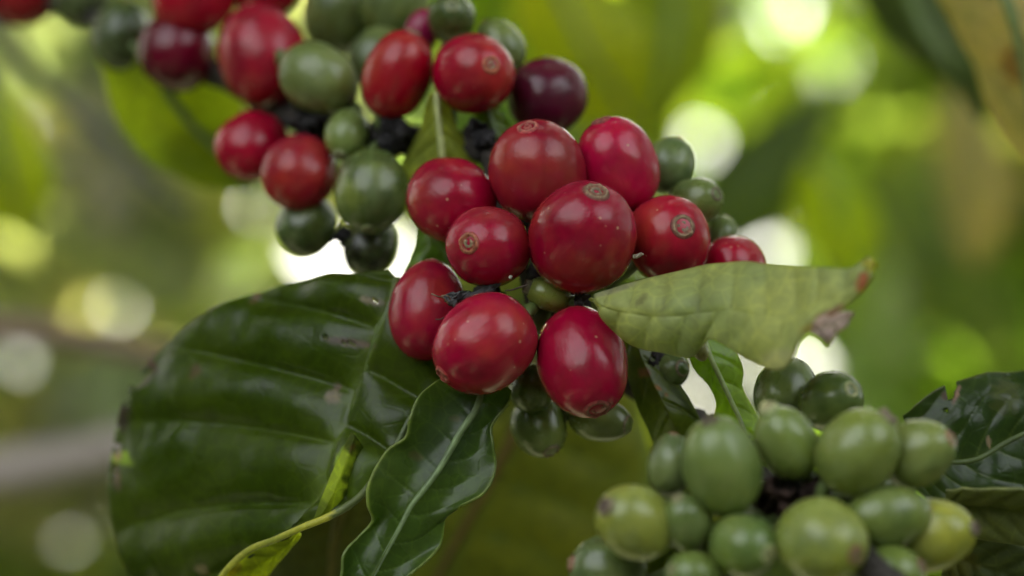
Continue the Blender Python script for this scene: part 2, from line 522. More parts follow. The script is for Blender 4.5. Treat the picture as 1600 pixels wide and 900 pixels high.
def build_blade(st, nu, nv, colour, vein=(0.09, 0.14, 0.04), veins=7, sweep=0.25, groove=0.00025, pucker=0.0006, camber=0.06,
                under=None, rim=(0.16, 0.22, 0.05), patches=(), holes=(), thick=0.0004, mats=None, parent=None, name='blade', wav=0.0008,
                vein_w=0.06, vein_amt=0.5, seed=0.0, mid_amt=0.5, edge_n=0.0):
    rows = []
    for s_ in st:
        if len(s_) == 3:
            L, Mi, R = [np.array(P(*q)) for q in s_]
            rows.append(np.concatenate([L, (L + Mi) / 2, Mi, (R + Mi) / 2, R]))
        else:
            rows.append(np.concatenate([np.array(P(*q)) for q in s_]))
    A = catmull(rows, nu).reshape(nu + 1, 5, 3)
    vs = np.linspace(-1, 1, 2 * nv + 1)
    G = np.zeros((nu + 1, len(vs), 3))
    for j, v in enumerate(vs):
        t = abs(v)
        a, m_, e = (A[:, 2], A[:, 1], A[:, 0]) if v < 0 else (A[:, 2], A[:, 3], A[:, 4])
        c = 2 * m_ - 0.5 * (a + e)          # quadratic through the middle point
        G[:, j] = (1 - t) ** 2 * a + 2 * t * (1 - t) * c + t * t * e
    du = np.gradient(G, axis=0)
    dv = np.gradient(G, axis=1)
    Nn = np.cross(du, dv)
    ln = np.linalg.norm(Nn, axis=2, keepdims=True)
    Nn = Nn / np.maximum(ln, 1e-12)
    camp = np.array(cam.location)
    flip = np.sign(np.sum(Nn * (camp - G), axis=2).mean())
    Nn *= flip
    # the vein field
    U = np.linspace(0, 1, nu + 1)[:, None]
    T = np.abs(vs)[None, :]
    side = np.where(vs < 0, 0.0, 0.37)[None, :]
    ph = (U - sweep * T ** 1.4) * veins + side
    fr = ph - np.floor(ph)
    dvn = np.minimum(fr, 1 - fr)
    vv = np.exp(-(dvn / vein_w) ** 2) * np.clip(1.15 - T, 0, 1) * np.minimum(1, T * 12)
    sw = vein_w * 0.55
    mid = np.exp(-(T / 0.045) ** 2) * np.ones_like(U)
    half = np.linalg.norm(A[:, 0] - A[:, 2], axis=1)[:, None] * (vs < 0)[None, :] + np.linalg.norm(A[:, 4] - A[:, 2], axis=1)[:, None] * (vs >= 0)[None, :]
    disp = camber * half * 4 * T * (1 - T) * 0.5
    disp = disp + pucker * np.sin(np.pi * fr) ** 0.8 * np.sin(np.pi * np.clip(T, 0, 1)) ** 0.6 - groove * vv
    for i in range(nu + 1):
        for j in range(len(vs)):
            p = G[i, j]
            disp[i, j] += wav * (vn(p, 90, seed) + 0.5 * vn(p, 220, seed + 5)) * (0.3 + 0.7 * T[0, j])
    G2 = G + Nn * disp[:, :, None]
    # colours
    C = np.ones((nu + 1, len(vs), 4))
    C[:, :, :3] = np.array(colour)
    wv = np.clip(vv * vein_amt + mid * mid_amt, 0, 1)[:, :, None]
    C[:, :, :3] = C[:, :, :3] * (1 - wv) + np.array(vein) * wv
    er = np.clip((T - 0.965) / 0.03, 0, 1) * np.ones_like(U)
    C[:, :, :3] = C[:, :, :3] * (1 - er[:, :, None] * 0.7) + np.array(rim) * er[:, :, None] * 0.7
    # photo position of every vertex of the blade, to set stains, tears and holes on it
    inv = np.linalg.inv(CMn)
    H = np.concatenate([G2.reshape(-1, 3), np.ones((G2.size // 3, 1))], axis=1) @ inv.T
    px = 800 + H[:, 0] / -H[:, 2] * D / FW * 1600
    py = 450 - H[:, 1] / -H[:, 2] * D / FW * 1600
    px = px.reshape(nu + 1, -1); py = py.reshape(nu + 1, -1)
    for (qx, qy, rx, ry, rot, cc, amt, gloss) in patches:
        ca, sa = math.cos(math.radians(rot)), math.sin(math.radians(rot))
        x = (px - qx) * ca + (py - qy) * sa
        y = -(px - qx) * sa + (py - qy) * ca
        q = np.sqrt((x / rx) ** 2 + (y / ry) ** 2)
        jag = np.array([[vn(G2[i, j], 900, 3) for j in range(len(vs))] for i in range(nu + 1)]) if rx < 40 else 0
        wt = np.clip((1.15 - q + 0.5 * jag) / 0.45, 0, 1) * amt
        C[:, :, :3] = C[:, :, :3] * (1 - wt[:, :, None]) + np.array(cc) * wt[:, :, None]
        C[:, :, 3] = C[:, :, 3] * (1 - wt) + gloss * wt
    nvt = len(vs)
    F = []
    for i in range(nu):
        for j in range(nvt - 1):
            cxp = (px[i, j] + px[i + 1, j + 1]) / 2; cyp = (py[i, j] + py[i + 1, j + 1]) / 2
            hit = False
            for (qx, qy, rx, ry, rot) in holes:
                ca, sa = math.cos(math.radians(rot)), math.sin(math.radians(rot))
                x = (cxp - qx) * ca + (cyp - qy) * sa; y = -(cxp - qx) * sa + (cyp - qy) * ca
                if (x / rx) ** 2 + (y / ry) ** 2 < 1 + 0.6 * vn(G2[i, j], 1500, 7): hit = True
            if hit: continue
            f = (i * nvt + j, i * nvt + j + 1, (i + 1) * nvt + j + 1, (i + 1) * nvt + j)
            F.append(f)
    V = G2.reshape(-1, 3)
    o = mesh_obj(name, V, F, mats or [M_LEAF, M_LEAF_BACK, M_RIM], parent, C.reshape(-1, 4))
    # make the faces look at the camera
    me = o.data
    k = 0.0
    for p_ in list(me.polygons)[::37]:
        k += p_.normal.dot(Vector(Nn.reshape(-1, 3)[p_.vertices[0]]))
    if k < 0:
        me.flip_normals()
    if thick:
        so = o.modifiers.new('thickness', 'SOLIDIFY')
        so.thickness = thick
        so.offset = -1
        so.material_offset = 1
        so.material_offset_rim = 2
    midline = [Vector(G2[i, nv]) + Vector(Nn[i, nv]) * 0.0001 for i in range(nu + 1)]
    return o, midline, [Vector(Nn[i, nv]) for i in range(nu + 1)]


def near_leaf(label, st, colour, midrib=(0.13, 0.19, 0.06), mid_r=(0.0011, 0.0004), nu=90, nv=36, sink=0.0, group=None, name='coffee_leaf', rib_range=(0, 1), **kw):
    root = empty(name, P(*st[0][len(st[0]) // 2]))
    tag(root, label, 'leaf', group)
    root_m = root.matrix_world.copy()
    o, ml, nn = build_blade(st, nu, nv, colour, **kw)
    bpy.context.view_layer.update()
    if mid_r:
        i0, i1 = int(rib_range[0] * nu), int(rib_range[1] * nu)
        sel = list(range(i0, i1 + 1, 3))
        pts = [ml[i] - nn[i] * sink for i in sel]
        rad = [mid_r[0] + (mid_r[1] - mid_r[0]) * i / nu for i in sel]
        V, F = tube(pts, rad, 8, steps=len(pts) * 2)
        V = [tuple(v) for v in V]
        m = mesh_obj('midrib', V, F, M_STALK, None, [(*midrib, 1)] * len(V))
        m.parent = root
        m.matrix_parent_inverse = Matrix.Translation(-root.location)
    o.parent = root
    o.matrix_parent_inverse = Matrix.Translation(-root.location)
    return root



# ================================================================== THE SCENE
# ------------------------------------------------------------------ ground
def soil():
    m, n, l = new_mat('soil')
    out = N(n, 'ShaderNodeOutputMaterial'); b = N(n, 'ShaderNodeBsdfPrincipled'); l.new(b.outputs[0], out.inputs[0])
    t = N(n, 'ShaderNodeTexNoise'); t.inputs['Scale'].default_value = 3; t.inputs['Detail'].default_value = 8
    tc = N(n, 'ShaderNodeTexCoord'); l.new(tc.outputs['Object'], t.inputs['Vector'])
    r = ramp(n, [(0.35, (0.07, 0.05, 0.03, 1)), (0.65, (0.06, 0.09, 0.03, 1))]); l.new(t.outputs['Fac'], r.inputs[0])
    l.new(r.outputs[0], b.inputs['Base Color']); b.inputs['Roughness'].default_value = 0.95
    return m


gr = mesh_obj('ground', [(-300, -300, 0), (300, -300, 0), (300, 300, 0), (-300, 300, 0)], [(0, 1, 2, 3)], soil(), smooth=False)
tag(gr, 'brown and green plantation soil below the coffee bushes', 'ground', kind='structure')

# ------------------------------------------------------------------ foliage further off
HOLES = [(330, 350, 8), (185, 475, 10), (265, 385, 3), (490, 400, 24), (545, 412, 26), (610, 410, 18), (965, 8, 15), (1172, 150, 11),
         (1195, 95, 8), (1240, 20, 7), (1255, -10, 6), (1088, 212, 9), (1268, 192, 7), (1488, 462, 8), (1510, 490, 5), (1440, 620, 12), (1190, 400, 12), (1325, 512, 5),
         (50, 862, 5), (10, 780, 5), (85, 45, 12), (55, 68, 8), (1098, 612, 14), (1190, 560, 10), (1262, 560, 13), (18, 455, 7), (400, 330, 6), (1210, 395, 8)]
HOLES += [(rng.uniform(-40, 430), rng.uniform(130, 660), rng.uniform(2, 3.5)) for k in range(16)]
HOLES += [(rng.uniform(1000, 1640), rng.uniform(-20, 580), rng.uniform(2, 3.5)) for k in range(8)]
# leaf colours behind, by place; haze and sky sheen painted into the grey ones
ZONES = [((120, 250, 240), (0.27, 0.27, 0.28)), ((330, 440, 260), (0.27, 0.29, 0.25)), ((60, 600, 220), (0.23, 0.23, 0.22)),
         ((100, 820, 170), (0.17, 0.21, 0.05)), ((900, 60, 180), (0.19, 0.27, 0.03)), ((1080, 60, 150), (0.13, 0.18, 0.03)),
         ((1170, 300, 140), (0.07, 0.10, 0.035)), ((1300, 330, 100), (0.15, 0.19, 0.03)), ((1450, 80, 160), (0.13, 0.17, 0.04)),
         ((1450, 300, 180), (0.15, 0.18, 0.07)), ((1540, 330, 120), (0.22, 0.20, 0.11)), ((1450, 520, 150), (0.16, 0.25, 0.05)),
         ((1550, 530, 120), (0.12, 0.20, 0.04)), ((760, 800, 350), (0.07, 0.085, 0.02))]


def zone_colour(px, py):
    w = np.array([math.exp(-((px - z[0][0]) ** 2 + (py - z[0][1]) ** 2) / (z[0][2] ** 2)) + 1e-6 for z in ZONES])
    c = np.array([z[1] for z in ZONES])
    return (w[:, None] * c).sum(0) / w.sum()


inv_cm = np.linalg.inv(CMn)


def project(W):
    H = np.concatenate([W, np.ones((len(W), 1))], 1) @ inv_cm.T
    z = -H[:, 2]
    zz = np.where(np.abs(z) < 1e-6, 1e-6, z)
    return 800 + H[:, 0] / zz * D / FW * 1600, 450 - H[:, 1] / zz * D / FW * 1600, z


# one leaf: 7 stations, 4 columns, folded along the midrib and drooping at the tip
def leaf_proto():
    V = []
    for i in range(8):
        u = i / 7
        w = 0.21 * math.sin(math.pi * u ** 0.8) ** 0.8 * (1 - 0.25 * u) if 0 < u < 1 else 0.004
        for v in (-1, -0.5, 0, 0.5, 1):
            V.append((v * w, u - 0.5, 0.06 * abs(v) * 4 * w - 0.25 * (u - 0.3) ** 2 + 0.02 * math.sin(9 * u) * abs(v)))
    F = [(i * 5 + j, i * 5 + j + 1, (i + 1) * 5 + j + 1, (i + 1) * 5 + j) for i in range(7) for j in range(4)]
    return np.array(V), F


LP, LF = leaf_proto()


def rand_rot(droop=None):
    if droop is None:
        e = Euler((rng.uniform(-1.2, 1.2), rng.uniform(-0.9, 0.9), rng.uniform(0, 6.28)))
    else:
        e = Euler((droop + rng.normal(0, 0.45), rng.normal(0, 0.5), rng.uniform(0, 6.28)))
    return np.array(e.to_matrix())


def leaf_cloud(name, samples, label, keep):
    V, F, C = [], [], []
    base = 0
    for (pos, size, R, colr) in samples:
        W = (LP * size) @ R.T + pos
        if not keep(W): continue
        V.append(W)
        F += [tuple(base + q for q in f) for f in LF]
        cc = np.ones((len(W), 4)); cc[:, :3] = colr
        midm = np.abs(LP[:, 0]) < 1e-6
        cc[midm, :3] = cc[midm, :3] * 1.25
        C.append(cc)
        base += len(W)
    o = mesh_obj(name, np.concatenate(V), F, M_FOL, None, np.concatenate(C))
    tag(o, label, 'foliage', kind='stuff')
    return o


HX = np.array([h[0] for h in HOLES]); HY = np.array([h[1] for h in HOLES]); HR = np.array([h[2] for h in HOLES]) * 0.62


ti = np.linspace(0, 7, 24); tj = np.linspace(0, 4, 11)
I0 = np.minimum(ti.astype(int), 6); J0 = np.minimum(tj.astype(int), 3)
FI = (ti - I0)[:, None, None]; FJ = (tj - J0)[None, :, None]


def clear_of_holes(W):
    """False if the leaf, tested on a fine grid of its own points, would close one of the gaps"""
    x, y, z = project(W)
    m = (HX + HR > x.min()) & (HX - HR < x.max()) & (HY + HR > y.min()) & (HY - HR < y.max())
    if not m.any(): return True
    q = np.stack([x, y], 1).reshape(8, 5, 2)
    g4 = (q[I0][:, J0] * (1 - FI) * (1 - FJ) + q[I0 + 1][:, J0] * FI * (1 - FJ) + q[I0][:, J0 + 1] * (1 - FI) * FJ + q[I0 + 1][:, J0 + 1] * FI * FJ).reshape(-1, 2)
    d2 = (g4[:, 0:1] - HX[m]) ** 2 + (g4[:, 1:2] - HY[m]) ** 2
    return not np.any(d2 < HR[m] ** 2)


samples = []
for k in range(19500):
    dep = rng.uniform(900, 2600) if k > 3500 else rng.uniform(1700, 2600)
    px, py = rng.uniform(-600, 2200), rng.uniform(-260, 1350)
    if k > 10000:
        dep, px, py = rng.uniform(1000, 2200), rng.uniform(-1700, 3300), rng.uniform(-260, 2200)
        if -600 < px < 2200 and py < 1350: continue
    pos = np.array(P(px, py, dep - D))
    size = rng.uniform(0.05, 0.12)
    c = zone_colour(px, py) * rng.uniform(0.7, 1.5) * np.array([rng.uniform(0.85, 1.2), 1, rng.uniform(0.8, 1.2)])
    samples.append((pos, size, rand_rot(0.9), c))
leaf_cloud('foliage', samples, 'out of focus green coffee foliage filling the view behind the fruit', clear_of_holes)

# unseen leaf shell added to shade the fruit; its gaps shape the highlights
GAPS = [(Vector((-0.40, -0.72, 0.55)).normalized(), 0.52), (Vector((0.62, -0.55, 0.52)).normalized(), 0.42)]
samples = []
for k in range(24000):
    z = rng.uniform(-0.55, 1.0); th = rng.uniform(0, 6.283); q = math.sqrt(1 - z * z)
    v = Vector((q * math.cos(th), q * math.sin(th), z))
    if v.y > 0.88 and z < 0.75: continue
    if any(v.angle(gd) < gr_ + 0.06 * rng.normal() for gd, gr_ in GAPS): continue
    r = rng.uniform(1.0, 2.0)
    if v.y > 0.0 and z > 0.1:              # overhead and in front only close leaves, added to keep the sun off the fruit
        if v.angle(sdir) > 0.46:
            if rng.uniform() < 0.72: continue
        r = rng.uniform(0.55, 0.85)
    pos = np.array(Vector((0, 0.35, 1.45)) + v * r)
    if pos[2] < 0.1: continue
    c = np.array((0.030, 0.048, 0.013)) * rng.uniform(0.6, 1.6)
    samples.append((pos, rng.uniform(0.12, 0.2) * (0.65 if r < 0.9 else 1), rand_rot(0.5), c))


def out_of_view(W):
    x, y, z = project(W)
    return not np.any((z > 0) & (x > -250) & (x < 1850) & (y > -250) & (y < 1150))


leaf_cloud('added_shade_foliage', samples, 'unseen dark coffee leaves added outside the frame to shade the fruit', out_of_view)


def far_leaf(label, st, colour, name='coffee_leaf', gloss_patches=(), **kw):
    kw.setdefault('thick', 0)
    kw.setdefault('mats', [M_GLOW])
    return near_leaf(label, st, colour, nu=30, nv=10, mid_r=(0.0010, 0.0005), name=name, patches=gloss_patches, **kw)


def blurred_branch(label, pts, radii, colour, name='branch', n=12, rough=0.25):
    V, F = tube([P(*p) for p in pts], radii, n, rough, 40, seed=len(label))
    o = mesh_obj(name, V, F, M_BARK, None, [(*colour, 1)] * len(V))
    return tag(o, label, 'branch')


# leaves that can be made out in the blur
far_leaf('bright yellow green leaf hanging below the upper left berries', [
    ((150, 40, 66), (150, 40, 66), (152, 40, 66)), ((150, 95, 72), (220, 80, 62), (290, 70, 66)), ((178, 180, 78), (260, 140, 66), (350, 110, 70)),
    ((225, 250, 82), (300, 195, 72), (375, 150, 74)), ((300, 290, 84), (345, 240, 78), (390, 200, 78)), ((390, 300, 84), (395, 295, 82), (400, 290, 82))], (0.30, 0.42, 0.02),
    gloss_patches=[(330, 260, 90, 60, 30, (0.12, 0.17, 0.012), 0.9, 0.8)])
far_leaf('yellow green leaf at the left edge of the picture', [
    ((-30, 120, 200), (-20, 110, 200), (-10, 120, 200)), ((-90, 190, 205), (-10, 180, 195), (50, 200, 200)), ((-90, 270, 205), (10, 260, 195), (85, 260, 200)),
    ((-40, 330, 205), (30, 320, 200), (75, 310, 200)), ((48, 370, 205), (50, 372, 205), (55, 370, 205))], (0.32, 0.42, 0.02))
far_leaf('broad yellow green leaf behind the purple cherry', [
    ((835, -60, 230), (850, -60, 225), (870, -60, 230)), ((800, 10, 235), (880, 0, 225), (960, -20, 230)), ((830, 110, 235), (920, 80, 225), (1010, 30, 230)),
    ((890, 190, 235), (960, 140, 230), (1010, 90, 230)), ((985, 200, 235), (990, 195, 235), (995, 190, 235))], (0.34, 0.40, 0.012))
far_leaf('mid green leaf above the topmost green berry', [
    ((990, -70, 260), (1020, -80, 255), (1060, -70, 260)), ((960, 20, 265), (1050, 0, 255), (1130, -20, 260)), ((960, 120, 265), (1040, 110, 255), (1120, 90, 260)),
    ((970, 210, 265), (1020, 190, 260), (1070, 160, 260)), ((1000, 250, 265), (1004, 250, 265), (1008, 248, 265))], (0.18, 0.25, 0.012))
far_leaf('bright lime leaf glowing behind the right hand cherries', [
    ((1260, 250, 300), (1265, 245, 300), (1275, 250, 300)), ((1240, 310, 305), (1300, 290, 295), (1350, 290, 300)), ((1260, 380, 305), (1310, 350, 295), (1372, 350, 300)),
    ((1290, 420, 305), (1330, 410, 300), (1360, 400, 300)), ((1330, 440, 305), (1335, 440, 305), (1340, 438, 305))], (0.32, 0.45, 0.015))
far_leaf('dark green leaf slanting down between the pale light spots', [
    ((1290, 130, 420), (1300, 125, 420), (1310, 135, 420)), ((1200, 180, 425), (1235, 230, 415), (1275, 270, 420)), ((1120, 240, 425), (1175, 300, 415), (1230, 350, 420)),
    ((1085, 310, 425), (1130, 350, 420), (1170, 385, 420)), ((1070, 390, 425), (1074, 394, 425), (1080, 396, 425))], (0.055, 0.09, 0.025))
far_leaf('dark olive leaf hanging in the upper right corner', [
    ((1310, -60, 130), (1400, -70, 125), (1480, -60, 130)), ((1360, 20, 135), (1430, 20, 125), (1505, 20, 130)), ((1410, 80, 135), (1470, 90, 125), (1535, 90, 130)),
    ((1470, 120, 135), (1505, 135, 130), (1545, 140, 130)), ((1530, 185, 135), (1534, 188, 135), (1540, 185, 135))], (0.05, 0.075, 0.014), mats=[M_DIM])
far_leaf('beige dying leaf with brown scorch in the upper right corner', [
    ((1440, -60, 70), (1540, -60, 66), (1650, -60, 70)), ((1478, 20, 74), (1580, 20, 64), (1690, 20, 70)), ((1520, 100, 78), (1600, 110, 66), (1700, 110, 70)),
    ((1545, 170, 82), (1620, 190, 70), (1700, 190, 74)), ((1600, 250, 84), (1640, 260, 78), (1700, 260, 78))], (0.36, 0.31, 0.17), mats=[M_GLOW],
    gloss_patches=[(1590, 95, 26, 40, 20, (0.13, 0.06, 0.02), 0.8, 0.3), (1480, 30, 8, 80, -25, (0.20, 0.16, 0.02), 0.8, 0.3), (1550, 190, 14, 30, -30, (0.10, 0.07, 0.02), 0.7, 0.3)])
far_leaf('pale beige leaf far behind at the right edge', [
    ((1480, 140, 400), (1500, 130, 400), (1520, 140, 400)), ((1460, 220, 405), (1520, 210, 395), (1570, 220, 400)), ((1470, 300, 405), (1530, 300, 395), (1590, 300, 400)),
    ((1490, 370, 405), (1530, 370, 400), (1570, 360, 400)), ((1520, 420, 405), (1525, 420, 405), (1530, 420, 405))], (0.30, 0.27, 0.17))
blurred_branch('blurred brown branch crossing behind the big dark leaf', [(-120, 500, 250), (0, 512, 252), (140, 530, 256), (300, 565, 262)], [0.0034, 0.0034, 0.0031, 0.0028], (0.27, 0.18, 0.14))
blurred_branch('thick pinkish grey blurred branch low at the left edge', [(-150, 745, 300), (0, 735, 300), (120, 715, 303), (300, 670, 306)], [0.0062, 0.006, 0.0055, 0.005], (0.45, 0.38, 0.35))
blurred_branch('dark thin twig slanting behind the far left berry', [(-40, 20, 220), (80, 140, 225), (180, 230, 228), (300, 330, 235)], [0.0018, 0.0018, 0.0016, 0.0014], (0.11, 0.115, 0.10))

# large dim leaf behind the bottom of the picture
far_leaf('large dim olive leaf far below the red cluster', [
    ((690, 560, 62), (830, 560, 58), (980, 560, 62)), ((640, 660, 66), (805, 670, 58), (1000, 640, 64)), ((560, 770, 68), (750, 780, 60), (1020, 760, 66)),
    ((520, 880, 70), (690, 890, 62), (980, 890, 66)), ((500, 1000, 72), (640, 1000, 66), (880, 1010, 70))], (0.125, 0.14, 0.010), midrib=(0.16, 0.10, 0.02), pucker=0.0012, veins=6, mats=[M_DIM])
far_leaf('brownish olive leaf between the two lower left leaves', [
    ((470, 770, 34), (540, 760, 32), (600, 740, 34)), ((430, 860, 36), (522, 850, 32), (600, 820, 34)), ((390, 930, 38), (515, 930, 34), (600, 920, 36)), ((380, 1000, 38), (510, 1000, 36), (590, 1000, 38))],
    (0.10, 0.105, 0.03), midrib=(0.18, 0.15, 0.03), mats=[M_DIM])

# ------------------------------------------------------------------ near leaves
BROWN, GREYB = (0.13, 0.07, 0.04), (0.24, 0.20, 0.19)
big = near_leaf('large dark glossy leaf with torn brown edge, left of the red cluster', [
    ((606, 432, 13), (622, 436, 10), (640, 440, 9)),
    ((505, 431, 17), (604, 486, 8), (655, 500, 8)),
    ((392, 457, 22), (580, 545, 8), (695, 585, 8)),
    ((292, 508, 25), (556, 612, 8), (690, 640, 5)),
    ((232, 562, 27), (538, 668, 6.5), (640, 690, 3.5)),
    ((186, 648, 28), (518, 722, 5.5), (603, 739, 1.5)),
    ((172, 760, 28), (496, 788, 5), (552, 794, 0.8)),
    ((190, 870, 27), (455, 835, 5), (484, 824, 1.5)),
    ((250, 960, 26), (400, 880, 8), (405, 853, 6)),
    ((300, 1010, 26), (330, 930, 12), (335, 905, 9))], (0.050, 0.080, 0.004), midrib=(0.075, 0.115, 0.018), mid_r=(0.0014, -0.0006), rib_range=(0, 0.46), nu=150, nv=70, veins=6, sweep=0.07,
    camber=0.02, pucker=0.0019, groove=0.0003, vein=(0.105, 0.15, 0.022), vein_amt=0.3, mid_amt=0.9, wav=0.0012, rim=(0.09, 0.12, 0.03), sink=0.0009,
    patches=[(545, 535, 42, 7, 8, (0.17, 0.12, 0.11), 0.95, 0.4), (580, 470, 18, 6, 10, GREYB, 0.9, 0.4), (522, 620, 13, 13, 0, GREYB, 0.9, 0.3), (528, 605, 7, 6, 0, (0.16, 0.12, 0.11), 0.9, 0.3),
             (400, 463, 6, 14, 30, (0.14, 0.07, 0.04), 0.8, 0.4), (305, 580, 8, 14, 40, (0.10, 0.06, 0.025), 0.7, 0.4),
             (238, 572, 12, 8, 60, (0.10, 0.05, 0.04), 0.9, 0.3), (226, 595, 14, 7, -40, GREYB, 0.9, 0.3), (190, 650, 14, 22, 0, (0.05, 0.03, 0.03), 0.85, 0.3),
             (190, 718, 18, 11, 0, (0.26, 0.36, 0.02), 0.95, 0.7), (184, 712, 6, 12, 0, (0.35, 0.25, 0.2), 0.9, 0.3), (182, 745, 7, 22, 0, (0.14, 0.09, 0.08), 0.8, 0.3),  # the yellow-green spot is a painted sun fleck
             (316, 890, 12, 8, 0, GREYB, 0.9, 0.4), (542, 712, 15, 30, 22, (0.30, 0.40, 0.05), 0.95, 0.8), (520, 758, 11, 42, 26, (0.17, 0.23, 0.03), 0.85, 0.8), (552, 690, 5, 8, 20, (0.12, 0.06, 0.02), 0.8, 0.5),  # yellow-green patches paint the backlight through the fold
             (570, 745, 40, 45, 25, (0.075, 0.125, 0.010), 0.8, 1)],
    holes=[(586, 470, 6, 3, 20), (508, 527, 7, 2.2, 10), (548, 537, 13, 2.6, 8), (220, 590, 20, 8, -38), (196, 620, 6, 8, 0), (178, 735, 6, 10, 0), (265, 530, 7, 4, -40), (390, 452, 14, 3, -20), (183, 700, 5, 9, 0), (181, 668, 6, 4, 0), (196, 632, 4, 5, 30)])

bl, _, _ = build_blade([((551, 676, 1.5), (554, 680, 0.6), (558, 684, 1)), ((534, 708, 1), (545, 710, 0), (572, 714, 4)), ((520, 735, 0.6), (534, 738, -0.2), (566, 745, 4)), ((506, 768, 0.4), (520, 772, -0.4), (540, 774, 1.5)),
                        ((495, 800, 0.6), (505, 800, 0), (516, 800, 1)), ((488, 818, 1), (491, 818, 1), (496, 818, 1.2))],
                       40, 10, (0.34, 0.44, 0.045), pucker=0, vein_amt=0, mid_amt=0, thick=0.0002, mats=[M_GLOW, M_GLOW, M_RIM], name='lit_folded_edge', wav=0.0004,  # strip coloured yellow-green for the light coming through the fold
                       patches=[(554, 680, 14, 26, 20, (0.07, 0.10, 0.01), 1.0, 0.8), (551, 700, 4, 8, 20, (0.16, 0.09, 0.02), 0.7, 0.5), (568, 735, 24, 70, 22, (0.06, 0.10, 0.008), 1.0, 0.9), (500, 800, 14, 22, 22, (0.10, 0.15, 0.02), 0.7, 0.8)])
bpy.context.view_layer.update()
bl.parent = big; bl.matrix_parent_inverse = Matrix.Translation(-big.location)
V, F = tube([P(*p) for p in [(642, 650, 3), (632, 670, 2.5), (608, 722, 1.2), (590, 742, 0.6), (560, 778, 0.4), (520, 804, 0), (470, 825, 0), (430, 843, 1.6), (390, 859, 3.6), (352, 893, 5), (325, 935, 7)]],
            [0.0003, 0.0004, 0.0005, 0.00055, 0.00055, 0.00055, 0.0005, 0.0005, 0.0005, 0.00045, 0.0004], 10, 0.1, 60)
mg = mesh_obj('leaf_margin', V, F, M_RIM, None, [(*((0.13, 0.17, 0.07) if i < len(V) * 0.5 else (0.40, 0.40, 0.06)), 1) for i in range(len(V))])  # pale and yellow colours hold the lit rim of the edge
mg.parent = big; mg.matrix_parent_inverse = Matrix.Translation(-big.location)

tip = near_leaf('curled bright yellow green leaf tip at the bottom edge', [
    ((462, 828, 3), (468, 832, 2.5), (474, 836, 2)), ((430, 843, 4), (440, 858, 5), (447, 868, 6)), ((390, 858, 5), (412, 882, 7), (424, 898, 8)), ((352, 892, 6), (380, 912, 9), (400, 930, 10)), ((320, 940, 8), (350, 950, 11), (385, 960, 12))],
    (0.48, 0.56, 0.03), mid_r=None, nu=40, nv=14, rim=(0.5, 0.45, 0.06), veins=5, pucker=0.0003, vein_amt=0.15, mid_amt=0.0, mats=[M_GLOW, M_GLOW, M_RIM], thick=0.0002, patches=[(365, 890, 14, 9, -35, (0.34, 0.30, 0.06), 0.7, 0.6)])

front = near_leaf('narrow wavy dark green leaf with pale midrib hanging below the red cluster', [
    ((690, 590, 1.0), (722, 592, 1.9), (760, 585, 1.9), (775, 592, 1.9), (800, 610, 1.4)),
    ((655, 618, -0.8), (705, 622, 1.0), (744, 638, 0.6), (772, 642, 1.4), (793, 628, 1.0)),
    ((640, 655, -2.2), (688, 660, 0.1), (722, 672, -0.4), (748, 676, 1.0), (767, 664, 0.6)),
    ((634, 684, -1.7), (675, 690, 0.1), (706, 700, -0.8), (738, 706, 0.6), (768, 694, -0.4)),
    ((602, 706, -1.2), (650, 717, 0.1), (687, 732, -1.2), (725, 738, 0.1), (773, 728, -0.8)),
    ((576, 755, -3.0), (625, 752, -0.4), (664, 763, -1.7), (706, 773, -0.4), (758, 766, -2.2)),
    ((574, 790, -3.0), (610, 783, -0.4), (641, 792, -1.9), (680, 800, -0.8), (722, 790, -2.2)),
    ((582, 815, -1.2), (602, 812, 0.1), (624, 824, -2.2), (660, 832, -0.8), (698, 806, -0.4)),
    ((560, 838, -1.2), (585, 842, -0.4), (606, 856, -2.4), (640, 862, -1.2), (690, 848, -0.8)),
    ((538, 866, -2.6), (562, 868, -0.8), (588, 889, -2.6), (620, 893, -1.7), (662, 880, -2.6)),
    ((536, 898, -2.6), (550, 905, -1.2), (570, 921, -2.8), (600, 926, -2.2), (630, 905, -2.6)),
    ((530, 940, -2.6), (545, 945, -1.7), (556, 952, -3.0), (575, 955, -2.6), (590, 950, -2.6))], (0.058, 0.098, 0.016), midrib=(0.14, 0.20, 0.08), mid_r=(0.0006, 0.0003), nu=130, nv=40,
    veins=8, sweep=-0.10, vein=(0.12, 0.18, 0.05), vein_amt=0.7, vein_w=0.03, pucker=0.00010, groove=0.0001, camber=0.03, rim=(0.24, 0.30, 0.08), wav=0.0004, sink=0.0005,
    patches=[(700, 680, 80, 40, 120, (0.05, 0.075, 0.045), 0.5, 0.75), (648, 712, 12, 7, 30, (0.10, 0.08, 0.03), 0.5, 0.6), (710, 655, 9, 5, 0, (0.12, 0.10, 0.05), 0.5, 0.6)])

